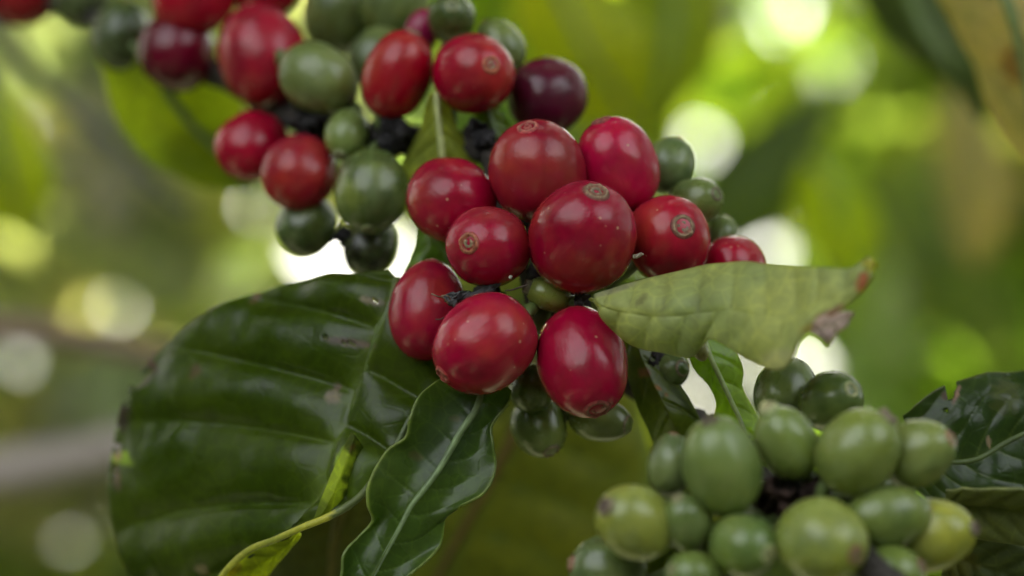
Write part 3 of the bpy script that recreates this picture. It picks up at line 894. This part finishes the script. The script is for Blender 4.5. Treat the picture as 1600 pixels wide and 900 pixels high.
pale = near_leaf('pale green leaf turned to show its underside, with purple brown tips', [
    ((929, 462, -7), (929, 463, -7), (929.5, 464, -7), (930, 465, -7), (930, 466, -7)),
    ((965, 449, -7), (948, 470, -9), (945, 480, -9.5), (945, 490, -9), (948, 505, -8)),
    ((1005, 436, -7), (990, 465, -10), (985, 490, -11), (982, 515, -10), (985, 535, -8)),
    ((1055, 424, -8), (1042, 460, -12), (1037, 495, -13), (1033, 525, -12), (1035, 551, -10)),
    ((1110, 415, -10), (1097, 455, -14), (1090, 490, -15), (1085, 525, -14), (1082, 557, -11)),
    ((1160, 411, -14), (1150, 450, -17), (1140, 485, -18), (1126, 510, -17), (1110, 530, -16)),
    ((1205, 414, -18), (1200, 455, -20), (1194, 495, -22), (1180, 530, -22), (1168, 562, -20)),
    ((1250, 417, -22), (1248, 455, -23), (1242, 495, -25), (1235, 535, -26), (1222, 578, -26)),
    ((1290, 418, -25), (1283, 448, -26), (1275, 475, -27), (1263, 500, -28), (1250, 532, -28)),
    ((1330, 419, -27), (1325, 440, -28), (1320, 458, -29), (1313, 473, -29), (1306, 490, -29)),
    ((1357, 404, -28), (1355, 416, -29), (1352, 428, -29), (1348, 440, -30), (1340, 462, -30)),
    ((1368, 412, -29), (1367, 416, -29), (1365, 420, -29), (1363, 424, -30), (1360, 430, -30))], (0.31, 0.35, 0.125), mid_r=None, nu=130, nv=34, veins=11, sweep=-0.02, mid_amt=0.0,
    vein=(0.15, 0.17, 0.055), vein_amt=0.5, vein_w=0.035, pucker=0.0005, groove=0.00018, camber=0.0, rim=(0.30, 0.28, 0.05), wav=0.0006, mats=[M_LEAF_PALE, M_LEAF, M_RIM],
    patches=[(960, 452, 40, 7, -18, (0.22, 0.22, 0.15), 0.7, 0.5), (1000, 470, 6, 16, 30, (0.12, 0.11, 0.05), 0.6, 0.5), (1348, 440, 9, 18, 15, (0.38, 0.10, 0.04), 0.9, 0.6), (1360, 414, 14, 12, 0, (0.36, 0.32, 0.03), 0.9, 0.6),
             (1300, 495, 30, 12, -20, (0.30, 0.17, 0.16), 0.95, 0.4), (1285, 505, 40, 8, -20, (0.36, 0.26, 0.05), 0.6, 0.5), (1225, 565, 40, 22, 0, (0.34, 0.34, 0.2), 0.6, 0.6), (1040, 450, 12, 60, 10, (0.21, 0.22, 0.07), 0.3, 0.7), (1090, 470, 10, 70, 8, (0.20, 0.22, 0.07), 0.3, 0.7)])
near_leaf('withered pale purple flap of leaf hanging at the right of the pale leaf', [
    ((1258, 508, -27), (1262, 512, -27.5), (1268, 516, -28)), ((1275, 496, -28), (1280, 515, -29), (1282, 528, -29)), ((1300, 488, -28.5), (1300, 508, -30), (1294, 540, -30)), ((1322, 486, -29), (1318, 500, -30), (1308, 526, -30)), ((1332, 488, -29), (1331, 492, -29), (1328, 498, -29))],
    (0.36, 0.27, 0.27), mid_r=None, nu=30, nv=12, mats=[M_LEAF_PALE, M_LEAF_PALE, M_RIM], rim=(0.4, 0.35, 0.2), veins=3, name='leaf_flap')

near_leaf('small light green leaf hanging under the pale leaf', [
    ((1072, 540, 4), (1100, 530, 3), (1125, 520, 4)), ((1082, 578, 4), (1112, 562, 2), (1150, 548, 4)), ((1104, 604, 4), (1128, 596, 2), (1164, 580, 4)), ((1116, 630, 4), (1143, 628, 2), (1164, 606, 4)),
    ((1114, 655, 4), (1156, 655, 2), (1180, 640, 4)), ((1120, 700, 4), (1168, 690, 2), (1200, 680, 4))], (0.20, 0.29, 0.02), midrib=(0.26, 0.32, 0.12), mid_r=(0.0004, 0.0003), nu=50, nv=18, veins=4,
    vein=(0.2, 0.26, 0.07), vein_amt=0.3, pucker=0.0001, rim=(0.3, 0.26, 0.06))
near_leaf('thick dark green leaf with rusty scabs, right of the lowest cherry', [
    ((965, 530, 10), (990, 520, 8), (1030, 515, 8)), ((975, 580, 10), (1005, 565, 6), (1048, 572, 8)), ((992, 630, 10), (1030, 618, 5), (1074, 617, 7)), ((1012, 668, 10), (1052, 660, 5), (1094, 655, 7)), ((1030, 710, 12), (1075, 705, 8), (1115, 700, 8))],
    (0.085, 0.115, 0.012), mid_r=None, nu=60, nv=24, veins=3, vein_amt=0.1, mid_amt=0.0, pucker=0.0001, rim=(0.04, 0.06, 0.03), camber=0.04,
    patches=[(1008, 582, 10, 8, 30, (0.20, 0.10, 0.06), 0.95, 0.3), (1030, 607, 7, 4, 40, (0.33, 0.16, 0.07), 0.95, 0.3), (1041, 617, 3, 3, 0, (0.3, 0.15, 0.07), 0.9, 0.3), (1066, 625, 5, 70, -35, (0.04, 0.055, 0.025), 0.6, 0.8)])

near_leaf('dark glossy leaf with a notched torn edge behind the green cluster', [
    ((1412, 650, 4), (1420, 690, 4), (1420, 750, 2)), ((1460, 610, 4), (1470, 720, 2), (1480, 800, 0)), ((1508, 590, 5), (1525, 718, 2), (1560, 815, 0)), ((1560, 578, 6), (1575, 690, 3), (1620, 790, 0)), ((1640, 572, 8), (1640, 660, 5), (1690, 780, 2)), ((1700, 570, 10), (1710, 640, 8), (1760, 760, 4))],
    (0.035, 0.062, 0.012), midrib=(0.06, 0.085, 0.02), mid_r=(0.0005, 0.0005), nu=90, nv=40, veins=5, sweep=0.5, vein=(0.11, 0.14, 0.03), vein_amt=0.6, vein_w=0.04, pucker=0.0002, groove=0.0001, wav=0.0032, rim=(0.12, 0.13, 0.05), camber=0.04, sink=0.0003,
    patches=[(1495, 615, 4, 16, 20, (0.24, 0.15, 0.13), 0.95, 0.3), (1545, 690, 3, 10, -10, (0.30, 0.20, 0.14), 0.9, 0.3), (1572, 620, 25, 30, 20, (0.11, 0.11, 0.03), 0.4, 0.6), (1478, 618, 6, 6, 0, (0.1, 0.06, 0.04), 0.8, 0.4)],
    holes=[(1487, 600, 9, 26, 8), (1478, 640, 3, 3, 0)])
near_leaf('olive leaf with pale edge right of the yellow berry', [
    ((1478, 768, -13), (1474, 790, -11), (1472, 830, -10)), ((1510, 764, -14), (1510, 790, -10), (1500, 838, -9)), ((1570, 764, -15), (1570, 795, -10), (1560, 848, -9)), ((1620, 776, -15), (1620, 810, -10), (1620, 856, -9)), ((1680, 800, -14), (1680, 830, -10), (1680, 870, -9))],
    (0.12, 0.145, 0.04), mid_r=None, nu=40, nv=16, veins=5, vein_amt=0.2, mid_amt=0, mats=[M_LEAF_PALE, M_LEAF_PALE, M_RIM], rim=(0.24, 0.27, 0.11))
near_leaf('dull grey green leaf in the lower right corner', [
    ((1480, 830, -6), (1480, 860, -5), (1470, 900, -4)), ((1530, 836, -6), (1520, 880, -5), (1510, 930, -4)), ((1590, 850, -6), (1580, 900, -5), (1570, 960, -4)), ((1660, 880, -6), (1650, 930, -5), (1640, 990, -4))],
    (0.085, 0.11, 0.03), mid_r=None, nu=40, nv=16, veins=5, vein_amt=0.2, mid_amt=0, mats=[M_LEAF_PALE, M_LEAF_PALE, M_RIM], rim=(0.15, 0.17, 0.05), patches=[(1500, 880, 30, 30, 0, (0.13, 0.12, 0.02), 0.6, 0.6)])

# leaves among the upper fruit
near_leaf('light yellow green leaf with a pale midrib above the red cluster', [
    ((670, 150, 24), (682, 145, 22), (700, 150, 24)), ((655, 200, 26), (685, 190, 21), (712, 190, 24)), ((628, 250, 28), (690, 235, 21), (735, 230, 24)), ((620, 310, 28), (692, 290, 22), (745, 290, 26)), ((650, 370, 26), (690, 360, 24), (720, 360, 26))],
    (0.24, 0.30, 0.06), midrib=(0.42, 0.46, 0.18), mid_r=(0.0005, 0.0005), mats=[M_GLOW], thick=0, nu=50, nv=18, veins=5, pucker=0.0006)
near_leaf('small green leaf peeping between the red cluster and purple cherry', [
    ((745, 165, 26), (760, 165, 25), (775, 170, 26)), ((740, 215, 28), (775, 205, 24), (800, 195, 26)), ((765, 255, 28), (795, 240, 25), (815, 215, 26)), ((810, 275, 28), (815, 270, 28), (820, 265, 28))],
    (0.14, 0.20, 0.03), mid_r=(0.0005, 0.0004), nu=40, nv=14, veins=4)
near_leaf('green leaf stub behind the leftmost red cherries', [
    ((650, 350, 20), (680, 345, 18), (720, 345, 20)), ((640, 395, 20), (665, 395, 17), (710, 390, 20)), ((628, 430, 18), (650, 435, 16), (700, 430, 18)), ((610, 462, 16), (640, 470, 14), (690, 470, 16))],
    (0.10, 0.17, 0.025), mid_r=None, nu=40, nv=14, veins=4)

# ------------------------------------------------------------------ the branch and its dry bits
def dry_bit(label, cx, cy, d, r, n=5, colour=(0.022, 0.02, 0.022), seed=0, name='dried_bract', stretch=(1, 1, 1), rot=0.0, cat='dried flower'):
    """a crumpled dead bract or flower remnant: folded flakes grown together"""
    s = S(d)
    rs = random.Random(seed + int(cx * 7 + cy))
    V, F = [], []
    for k in range(n):
        ax = Vector((rs.gauss(0, 1), rs.gauss(0, 1), rs.gauss(0, 1))).normalized()
        bx = ax.orthogonal().normalized()
        cxv = ax.cross(bx)
        o0 = Vector((rs.uniform(-.5, .5) * stretch[0], rs.uniform(-.5, .5) * stretch[1], rs.uniform(-.3, .3) * stretch[2])) * r
        base = len(V)
        n1, n2 = 7, 6
        L, Wd = r * rs.uniform(0.7, 1.2), r * rs.uniform(0.4, 0.8)
        for i in range(n1):
            for j in range(n2):
                u, v = i / (n1 - 1) - 0.5, j / (n2 - 1) - 0.5
                p = o0 + (ax * u * 1.6 * L) + bx * v * 1.4 * Wd * (1 - abs(u)) + cxv * (0.5 * Wd * math.cos(v * 4 + k) + 0.25 * Wd * math.sin(u * 9 + k))
                p += Vector((noise.noise(p * 0.08 + Vector((k, 0, 0))), noise.noise(p * 0.08 + Vector((0, k, 9))), noise.noise(p * 0.08 + Vector((4, k, 0))))) * r * 0.25
                p = Vector((p.x * stretch[0], p.y * stretch[1], p.z * stretch[2]))
                ca, sa = math.cos(rot), math.sin(rot)
                p = Vector((p.x * ca - p.y * sa, p.x * sa + p.y * ca, p.z)) * s
                V.append(P(cx, cy, d) + CR @ p)
        for i in range(n1 - 1):
            for j in range(n2 - 1):
                F.append((base + i * n2 + j, base + i * n2 + j + 1, base + (i + 1) * n2 + j + 1, base + (i + 1) * n2 + j))
    C = [(*(np.array(colour) * rs.uniform(0.6, 1.6)), 1) for _ in V]
    o = mesh_obj(name, V, F, M_BARK, None, C)
    so = o.modifiers.new('thickness', 'SOLIDIFY'); so.thickness = 0.00025
    return tag(o, label, cat)


br = empty('coffee_branch', P(760, 300, 22))
tag(br, 'dark knobbly branch hidden among the coffee cherries', 'branch')
V, F = tube([P(*p) for p in bpts], [0.0022] * len(bpts), 14, 0.5, 120, fr=40)
so_ = mesh_obj('stem', V, F, M_BARK, br, [(0.04, 0.034, 0.03, 1)] * len(V)); so_.matrix_parent_inverse = Matrix.Translation(-br.location)
for i, (x, y, d, r) in enumerate([(490, 190, 40, 34), (605, 215, 30, 34), (745, 215, 26, 30), (760, 470, 8, 34), (900, 470, 8, 26), (1220, 775, -22, 46), (1270, 770, -22, 34), (850, 440, 10, 30), (1020, 560, 8, 20), (300, 100, 62, 40)]):
    V, F = [], []
    s = S(d) * r
    for a in range(1, 12):
        for b in range(16):
            th, ph = math.pi * a / 12, 2 * math.pi * b / 16
            u = Vector((math.sin(th) * math.cos(ph), math.sin(th) * math.sin(ph), math.cos(th)))
            V.append(P(x, y, d) + CR @ (u * s * (0.75 + 0.5 * noise.noise(u * 2.1 + Vector((i * 7, 0, 0))) + 0.3 * noise.noise(u * 6 + Vector((i * 3, 1, 0))))))
    for a in range(10):
        for b in range(16):
            F.append((a * 16 + b, a * 16 + (b + 1) % 16, (a + 1) * 16 + (b + 1) % 16, (a + 1) * 16 + b))
    kn = mesh_obj('node_knob', V, F, M_BARK, br, [(0.028, 0.024, 0.024, 1)] * len(V)); kn.matrix_parent_inverse = Matrix.Translation(-br.location)

dry_bit('black crumpled flower remains between two red and two green berries, upper left', 480, 188, 34, 34, 6)
dry_bit('black dried flower remains below the tall oval red cherry', 605, 212, 26, 32, 6)
dry_bit('black dry bract beside the light midrib leaf above the red cluster', 748, 214, 22, 28, 5)
dry_bit('spiky black dried flower under the large round green berry', 545, 375, 30, 26, 5, rot=0.6)
dry_bit('charcoal dried bract lying between three red cherries', 738, 456, -1.5, 22, 4, colour=(0.05, 0.05, 0.055), stretch=(1.7, 0.6, 0.7), rot=0.30)
dry_bit('small crumpled bract at the lower end of the charcoal bract', 708, 468, -2, 13, 3, colour=(0.045, 0.043, 0.045))
dry_bit('dark dry flower bit right of the tiny green berry', 903, 467, 1, 17, 4, colour=(0.035, 0.03, 0.032))
dry_bit('dark brown dry remains in the middle of the green cluster', 1215, 780, -26, 40, 7, colour=(0.045, 0.025, 0.02))
dry_bit('dark dry flake beside the centre of the green cluster', 1275, 768, -26, 30, 5, colour=(0.04, 0.025, 0.022))
dry_bit('black gap filling dry bract behind the green cluster', 1165, 690, -20, 24, 5)


def twig(label, pts, r, colour=(0.16, 0.12, 0.08), name='dry_thread', cat='dry thread'):
    V, F = tube([P(*p) for p in pts], [r] * len(pts), 6, 0.2, 20)
    return tag(mesh_obj(name, V, F, M_BARK, None, [(*colour, 1)] * len(V)), label, cat)


twig('thin curled dry thread on the left red cherry', [(674, 459, -4), (684, 463, -4.5), (692, 465, -4), (700, 474, -3)], 0.00010)
twig('short dry thread crossing beside the charcoal bract', [(690, 462, -3.5), (699, 462, -4), (704, 468, -3)], 0.00009)
twig('dark hair like stalk between bract and tiny green berry', [(790, 454, -2), (800, 453, -3), (812, 449, -4), (824, 445, -4)], 0.00012, (0.08, 0.06, 0.05))
twig('little curled dry thread above the lowest left cherry', [(681, 499, -3), (688, 499, -3.6), (693, 496, -3)], 0.00008, (0.08, 0.05, 0.04))
dry_bit('grey dried flower speck on the cherry above the pale leaf', 996, 399, -4.5, 7, 2, colour=(0.30, 0.25, 0.2), stretch=(1.3, 0.6, 0.6), rot=0.4, name='dried_petal')
dry_bit('tiny white chip on the cherry with the orange ring', 799, 433, -6.0, 3, 1, colour=(0.4, 0.36, 0.32), stretch=(1.4, 0.4, 0.4), rot=0.3, name='pale_chip', cat='chip')

# ------------------------------------------------------------------ ripe cherries, in focus
RG = 'ripe red cherries of the middle cluster'
RED = (0.30, 0.006, 0.024)
cherry('largest dark red cherry, tan ring at its top, centre of the cluster', 910, 370, 82, 1.1, -2, nav=(930, 301), base=(0.27, 0.006, 0.018), scar='tan', scar_r=0.205, group=RG)
cherry('red cherry at the top of the cluster, scar seen edge on, twin highlights', 840, 268, 75, 1.1, 6, nav=(824, 201), base=(0.31, 0.007, 0.02), scar='red', scar_r=0.2, group=RG)
cherry('elongated light red cherry, upper right of the cluster', 965, 259, 63, 1.22, 9, nav=(938, 188), base=(0.38, 0.011, 0.03), scar='red', scar_r=0.22, group=RG)
cherry('plain round red cherry without visible scar, left of the topmost one', 704, 312, 68, 1.08, 9, axis=(-0.5, 0.35, -0.75), base=(0.34, 0.008, 0.022), group=RG)
cherry('small red cherry with an orange ringed scar facing the camera', 762, 385, 65, 1.08, 0, nav=(733, 381), base=(0.30, 0.006, 0.022), scar='orange', scar_r=0.21, group=RG)
cherry('red cherry with a grey ringed scar resting above the pale leaf', 1044, 373, 67, 1.1, 5, nav=(1063, 355), base=(0.33, 0.008, 0.016), scar='tan', scar_r=0.245, group=RG)
cherry('red cherry mostly hidden behind the pale leaf', 1146, 418, 50, 1.1, 12, axis=(0.5, 0.1, -0.8), base=(0.32, 0.008, 0.016), group=RG)
cherry('tall red cherry at the lower left, partly behind its neighbour', 668, 485, 60, 1.32, 6, axis=(0.12, 0.95, -0.25), stalk=False, base=(0.29, 0.007, 0.024), group=RG)
cherry('broad pinkish red cherry, scar low on its left side', 756, 538, 77, 1.1, -3, nav=(692, 585), base=(0.40, 0.012, 0.03), scar='red', scar_r=0.17, group=RG, taper=0.05)
cherry('lowest egg shaped red cherry, scar at its bottom end', 910, 566, 72, 1.3, -2, nav=(932, 638), base=(0.36, 0.009, 0.026), scar='red', scar_r=0.235, group=RG)

# ripe cherries of the upper left cluster, out of focus
RB = 'ripe cherries of the upper left cluster'
cherry('tall oval red cherry, upper cluster, between a green berry and round red cherry', 621, 116, 54, 1.32, 25, axis=(0.35, 0.9, 0.2), base=(0.36, 0.007, 0.012), group=RB)
cherry('round red cherry with a faint brown scar on its upper right', 741, 115, 63, 1.1, 21, nav=(768, 107), base=(0.33, 0.007, 0.018), scar='orange', scar_r=0.2, group=RB)
cherry('dark purple cherry at the right end of the upper cluster', 856, 151, 60, 1.06, 28, axis=(0.7, 0.3, -0.5), base=(0.118, 0.010, 0.016), group=RB)
cherry('large tall blurred red cherry touching a green berry, upper left', 410, 86, 68, 1.2, 44, axis=(-0.3, 0.9, -0.2), base=(0.36, 0.008, 0.018), group=RB)
cherry('dark red cherry above the bright yellow green leaf', 277, 82, 60, 1.08, 56, axis=(0.3, -0.3, -0.8), base=(0.118, 0.008, 0.012), group=RB)
cherry('red cherry cut by the top edge, above the dark red cherry', 303, -4, 60, 1.1, 54, axis=(0.8, 0.3, -0.4), base=(0.33, 0.006, 0.012), group=RB)
cherry('sliver of red cherry at the top edge over the large tall one', 415, -22, 50, 1.1, 56, axis=(0.8, 0.3, -0.4), base=(0.33, 0.006, 0.012), group=RB)
cherry('red cherry at the lower left of the upper cluster', 394, 227, 54, 1.1, 40, axis=(0.5, 0.5, -0.6), base=(0.33, 0.008, 0.018), group=RB)
cherry('bright red cherry overlapping its neighbour, below the black remains', 468, 268, 58, 1.08, 32, axis=(0.3, 0.6, -0.6), base=(0.34, 0.008, 0.018), group=RB)
cherry('very blurred red cherry in the top left corner', 36, -12, 52, 1.15, 85, axis=(0.9, 0.2, -0.3), base=(0.30, 0.008, 0.014), group=RB)
cherry('small pinkish young cherry wedged behind the tall oval red cherry', 658, 50, 26, 1.4, 36, axis=(0.3, 0.9, 0.1), base=(0.26, 0.03, 0.05), group=RB)

# green berries of the upper left cluster
GB = 'green berries of the upper left cluster'
G0 = (0.085, 0.135, 0.035)
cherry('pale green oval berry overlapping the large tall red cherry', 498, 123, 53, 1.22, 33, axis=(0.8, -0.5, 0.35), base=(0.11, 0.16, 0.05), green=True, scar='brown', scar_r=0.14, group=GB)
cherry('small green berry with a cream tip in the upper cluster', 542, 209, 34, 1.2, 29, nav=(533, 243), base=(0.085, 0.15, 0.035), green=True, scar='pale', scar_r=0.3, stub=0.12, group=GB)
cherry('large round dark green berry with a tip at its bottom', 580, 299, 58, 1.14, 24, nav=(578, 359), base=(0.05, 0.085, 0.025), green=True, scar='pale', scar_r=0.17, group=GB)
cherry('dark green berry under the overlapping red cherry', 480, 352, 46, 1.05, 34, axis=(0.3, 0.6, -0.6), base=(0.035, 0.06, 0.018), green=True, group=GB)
cherry('green berry coloured nearly black as a silhouette against the bright gap', 578, 385, 42, 1.1, 32, axis=(0.3, 0.6, -0.6), base=(0.012, 0.014, 0.008), green=True, group=GB)  # backlit silhouette put into the near-black base colour
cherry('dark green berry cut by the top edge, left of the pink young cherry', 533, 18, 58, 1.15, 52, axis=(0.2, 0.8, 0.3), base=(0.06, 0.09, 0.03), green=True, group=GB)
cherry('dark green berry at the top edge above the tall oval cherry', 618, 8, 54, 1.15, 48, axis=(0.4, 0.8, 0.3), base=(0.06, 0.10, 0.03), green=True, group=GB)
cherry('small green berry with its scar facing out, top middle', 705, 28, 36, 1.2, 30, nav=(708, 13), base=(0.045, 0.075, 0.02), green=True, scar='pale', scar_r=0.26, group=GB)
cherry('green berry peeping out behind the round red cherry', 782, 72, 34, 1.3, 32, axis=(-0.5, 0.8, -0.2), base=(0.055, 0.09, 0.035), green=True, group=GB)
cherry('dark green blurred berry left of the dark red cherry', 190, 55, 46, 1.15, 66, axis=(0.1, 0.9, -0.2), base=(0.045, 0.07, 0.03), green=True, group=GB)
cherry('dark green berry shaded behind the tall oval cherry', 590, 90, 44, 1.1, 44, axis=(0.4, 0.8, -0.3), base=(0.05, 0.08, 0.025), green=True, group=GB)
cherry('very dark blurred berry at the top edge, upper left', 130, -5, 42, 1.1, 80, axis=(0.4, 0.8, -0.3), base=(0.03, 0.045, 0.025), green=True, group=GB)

# green berries tucked into the red cluster
GM = 'green berries tucked into the red cluster'
cherry('tiny green berry with a dry brown tip in the heart of the cluster', 857, 460, 26, 1.34, 2, axis=(-0.93, 0.32, 0.15), base=(0.17, 0.23, 0.055), green=True, scar='brown', scar_r=0.42, stub=0.25, group=GM, taper=-0.02)
cherry('shaded green berry below the tiny berry with the brown tip', 842, 498, 17, 1.3, 6, axis=(0.4, 0.7, 0.1), base=(0.09, 0.15, 0.04), green=True, group=GM)
cherry('bluish green berry behind the elongated cherry, upper of two', 1046, 258, 38, 1.15, 20, axis=(0.35, 0.8, -0.2), base=(0.055, 0.10, 0.045), green=True, group=GM)
cherry('green berry with a brown scar right of the elongated cherry', 1088, 315, 38, 1.2, 15, nav=(1118, 304), base=(0.085, 0.13, 0.04), green=True, scar='brown', scar_r=0.26, group=GM, taper=0.08)
cherry('sliver of bluish berry beside the cherry with the grey scar', 1128, 366, 24, 1.2, 20, axis=(0.2, 0.8, -0.3), base=(0.06, 0.10, 0.05), green=True, group=GM)
cherry('shaded green berry between the two lowest cherries', 832, 606, 36, 1.1, 9, axis=(0.3, 0.4, -0.8), base=(0.055, 0.095, 0.022), green=True, group=GM)
cherry('hanging green berry with a brown crusty tip below the cluster', 842, 666, 43, 1.15, 12, nav=(862, 705), base=(0.055, 0.095, 0.022), green=True, scar='brown', scar_r=0.3, group=GM, taper=0.06)
cherry('green berry with a dry tip under the lowest red cherry', 938, 655, 34, 1.5, 10, nav=(985, 664), base=(0.065, 0.105, 0.025), green=True, scar='brown', scar_r=0.42, group=GM, taper=0.12)
cherry('green berry with a dark scar under the pale leaf', 1040, 580, 33, 1.35, 10, nav=(1066, 574), base=(0.055, 0.095, 0.032), green=True, scar='brown', scar_r=0.36, group=GM, taper=0.1)
cherry('small curled dry berry at the lower edge of the pale leaf', 1093, 545, 13, 1.5, -8, axis=(-0.4, 0.9, 0.1), base=(0.14, 0.13, 0.06), stalk=False, green=True, scar='brown', scar_r=0.4, group=GM)

# ------------------------------------------------------------------ the green cluster in the foreground
GF = 'unripe berries of the near green cluster'
cherry('tall dark green berry with two soft highlights, tallest of the near cluster', 1128, 729, 62, 1.28, -30, nav=(1106, 655), base=(0.10, 0.165, 0.05), green=True, scar='brown', scar_r=0.2, group=GF)
cherry('green berry with a cream stub pointing up left', 1230, 692, 47, 1.28, -27, nav=(1200, 640), base=(0.12, 0.185, 0.055), green=True, scar='pale', scar_r=0.3, stub=0.2, group=GF)
cherry('large green berry with a brown tip pointing up right', 1340, 706, 60, 1.15, -30, nav=(1386, 650), base=(0.135, 0.195, 0.055), green=True, scar='brown', scar_r=0.26, stub=0.1, group=GF)
cherry('grey green berry with a pinkish tip at the right end', 1434, 708, 50, 1.2, -27, nav=(1481, 682), base=(0.13, 0.18, 0.07), green=True, scar='tan', scar_r=0.22, group=GF, taper=0.08)
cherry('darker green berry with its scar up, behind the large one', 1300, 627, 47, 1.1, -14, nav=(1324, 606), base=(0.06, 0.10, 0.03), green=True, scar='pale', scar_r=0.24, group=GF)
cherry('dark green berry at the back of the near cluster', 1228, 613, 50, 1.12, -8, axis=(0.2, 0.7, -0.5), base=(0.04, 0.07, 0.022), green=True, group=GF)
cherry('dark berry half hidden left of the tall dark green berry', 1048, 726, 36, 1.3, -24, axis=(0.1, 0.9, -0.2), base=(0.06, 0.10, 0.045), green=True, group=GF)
cherry('yellowish green berry with a brown tip at the left end', 992, 816, 56, 1.18, -30, nav=(946, 788), base=(0.18, 0.225, 0.05), green=True, scar='brown', scar_r=0.24, stub=0.12, group=GF)
cherry('small green berry with a cream tip right of the left end berry', 1073, 816, 38, 1.2, -30, nav=(1057, 778), base=(0.10, 0.16, 0.05), green=True, scar='pale', scar_r=0.26, stub=0.1, group=GF)
cherry('round green berry with a cream scar facing right', 1163, 853, 50, 1.1, -33, nav=(1197, 861), base=(0.085, 0.155, 0.035), green=True, scar='pale', scar_r=0.26, group=GF)
cherry('large yellow green berry with a pinkish scar low on its right', 1284, 845, 66, 1.1, -35, nav=(1330, 862), base=(0.17, 0.225, 0.045), green=True, scar='tan', scar_r=0.2, group=GF)
cherry('oblong green berry lying between the large and the yellow berry', 1388, 808, 48, 1.38, -30, axis=(0.95, 0.1, -0.2), base=(0.11, 0.17, 0.055), green=True, group=GF)
cherry('ripening yellow berry at the right end of the near cluster', 1456, 836, 58, 1.15, -26, nav=(1514, 822), base=(0.27, 0.31, 0.05), green=True, scar='brown', scar_r=0.18, stub=0.08, group=GF, taper=0.09)
cherry('bluish green berry cut by the bottom edge, lower left', 950, 893, 54, 1.1, -22, axis=(-0.8, 0.2, 0.2), base=(0.07, 0.11, 0.06), green=True, group=GF)
cherry('green berry cut by the bottom edge below the small cream tip berry', 1084, 902, 42, 1.1, -32, nav=(1048, 886), base=(0.085, 0.15, 0.04), green=True, scar='pale', scar_r=0.22, group=GF)
cherry('green berry cut by the bottom edge below the oblong berry', 1388, 905, 52, 1.1, -32, axis=(0.6, 0.3, 0.3), base=(0.12, 0.185, 0.05), green=True, group=GF)
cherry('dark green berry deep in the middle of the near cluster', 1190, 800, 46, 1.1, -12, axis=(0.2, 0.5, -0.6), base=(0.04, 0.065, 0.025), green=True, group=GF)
cherry('dark green berry added over a bright gap between the large tip berry and the oblong one', 1305, 782, 40, 1.1, -14, axis=(0.2, 0.5, -0.6), base=(0.045, 0.07, 0.025), green=True, group=GF)  # berry added to darken a bright gap in the cluster
cherry('dark green berry added over a bright gap right under the large brown tipped green one', 1398, 762, 34, 1.1, -12, axis=(0.2, 0.5, -0.6), base=(0.045, 0.07, 0.025), green=True, group=GF)  # another dark berry added to hide sunlit green behind
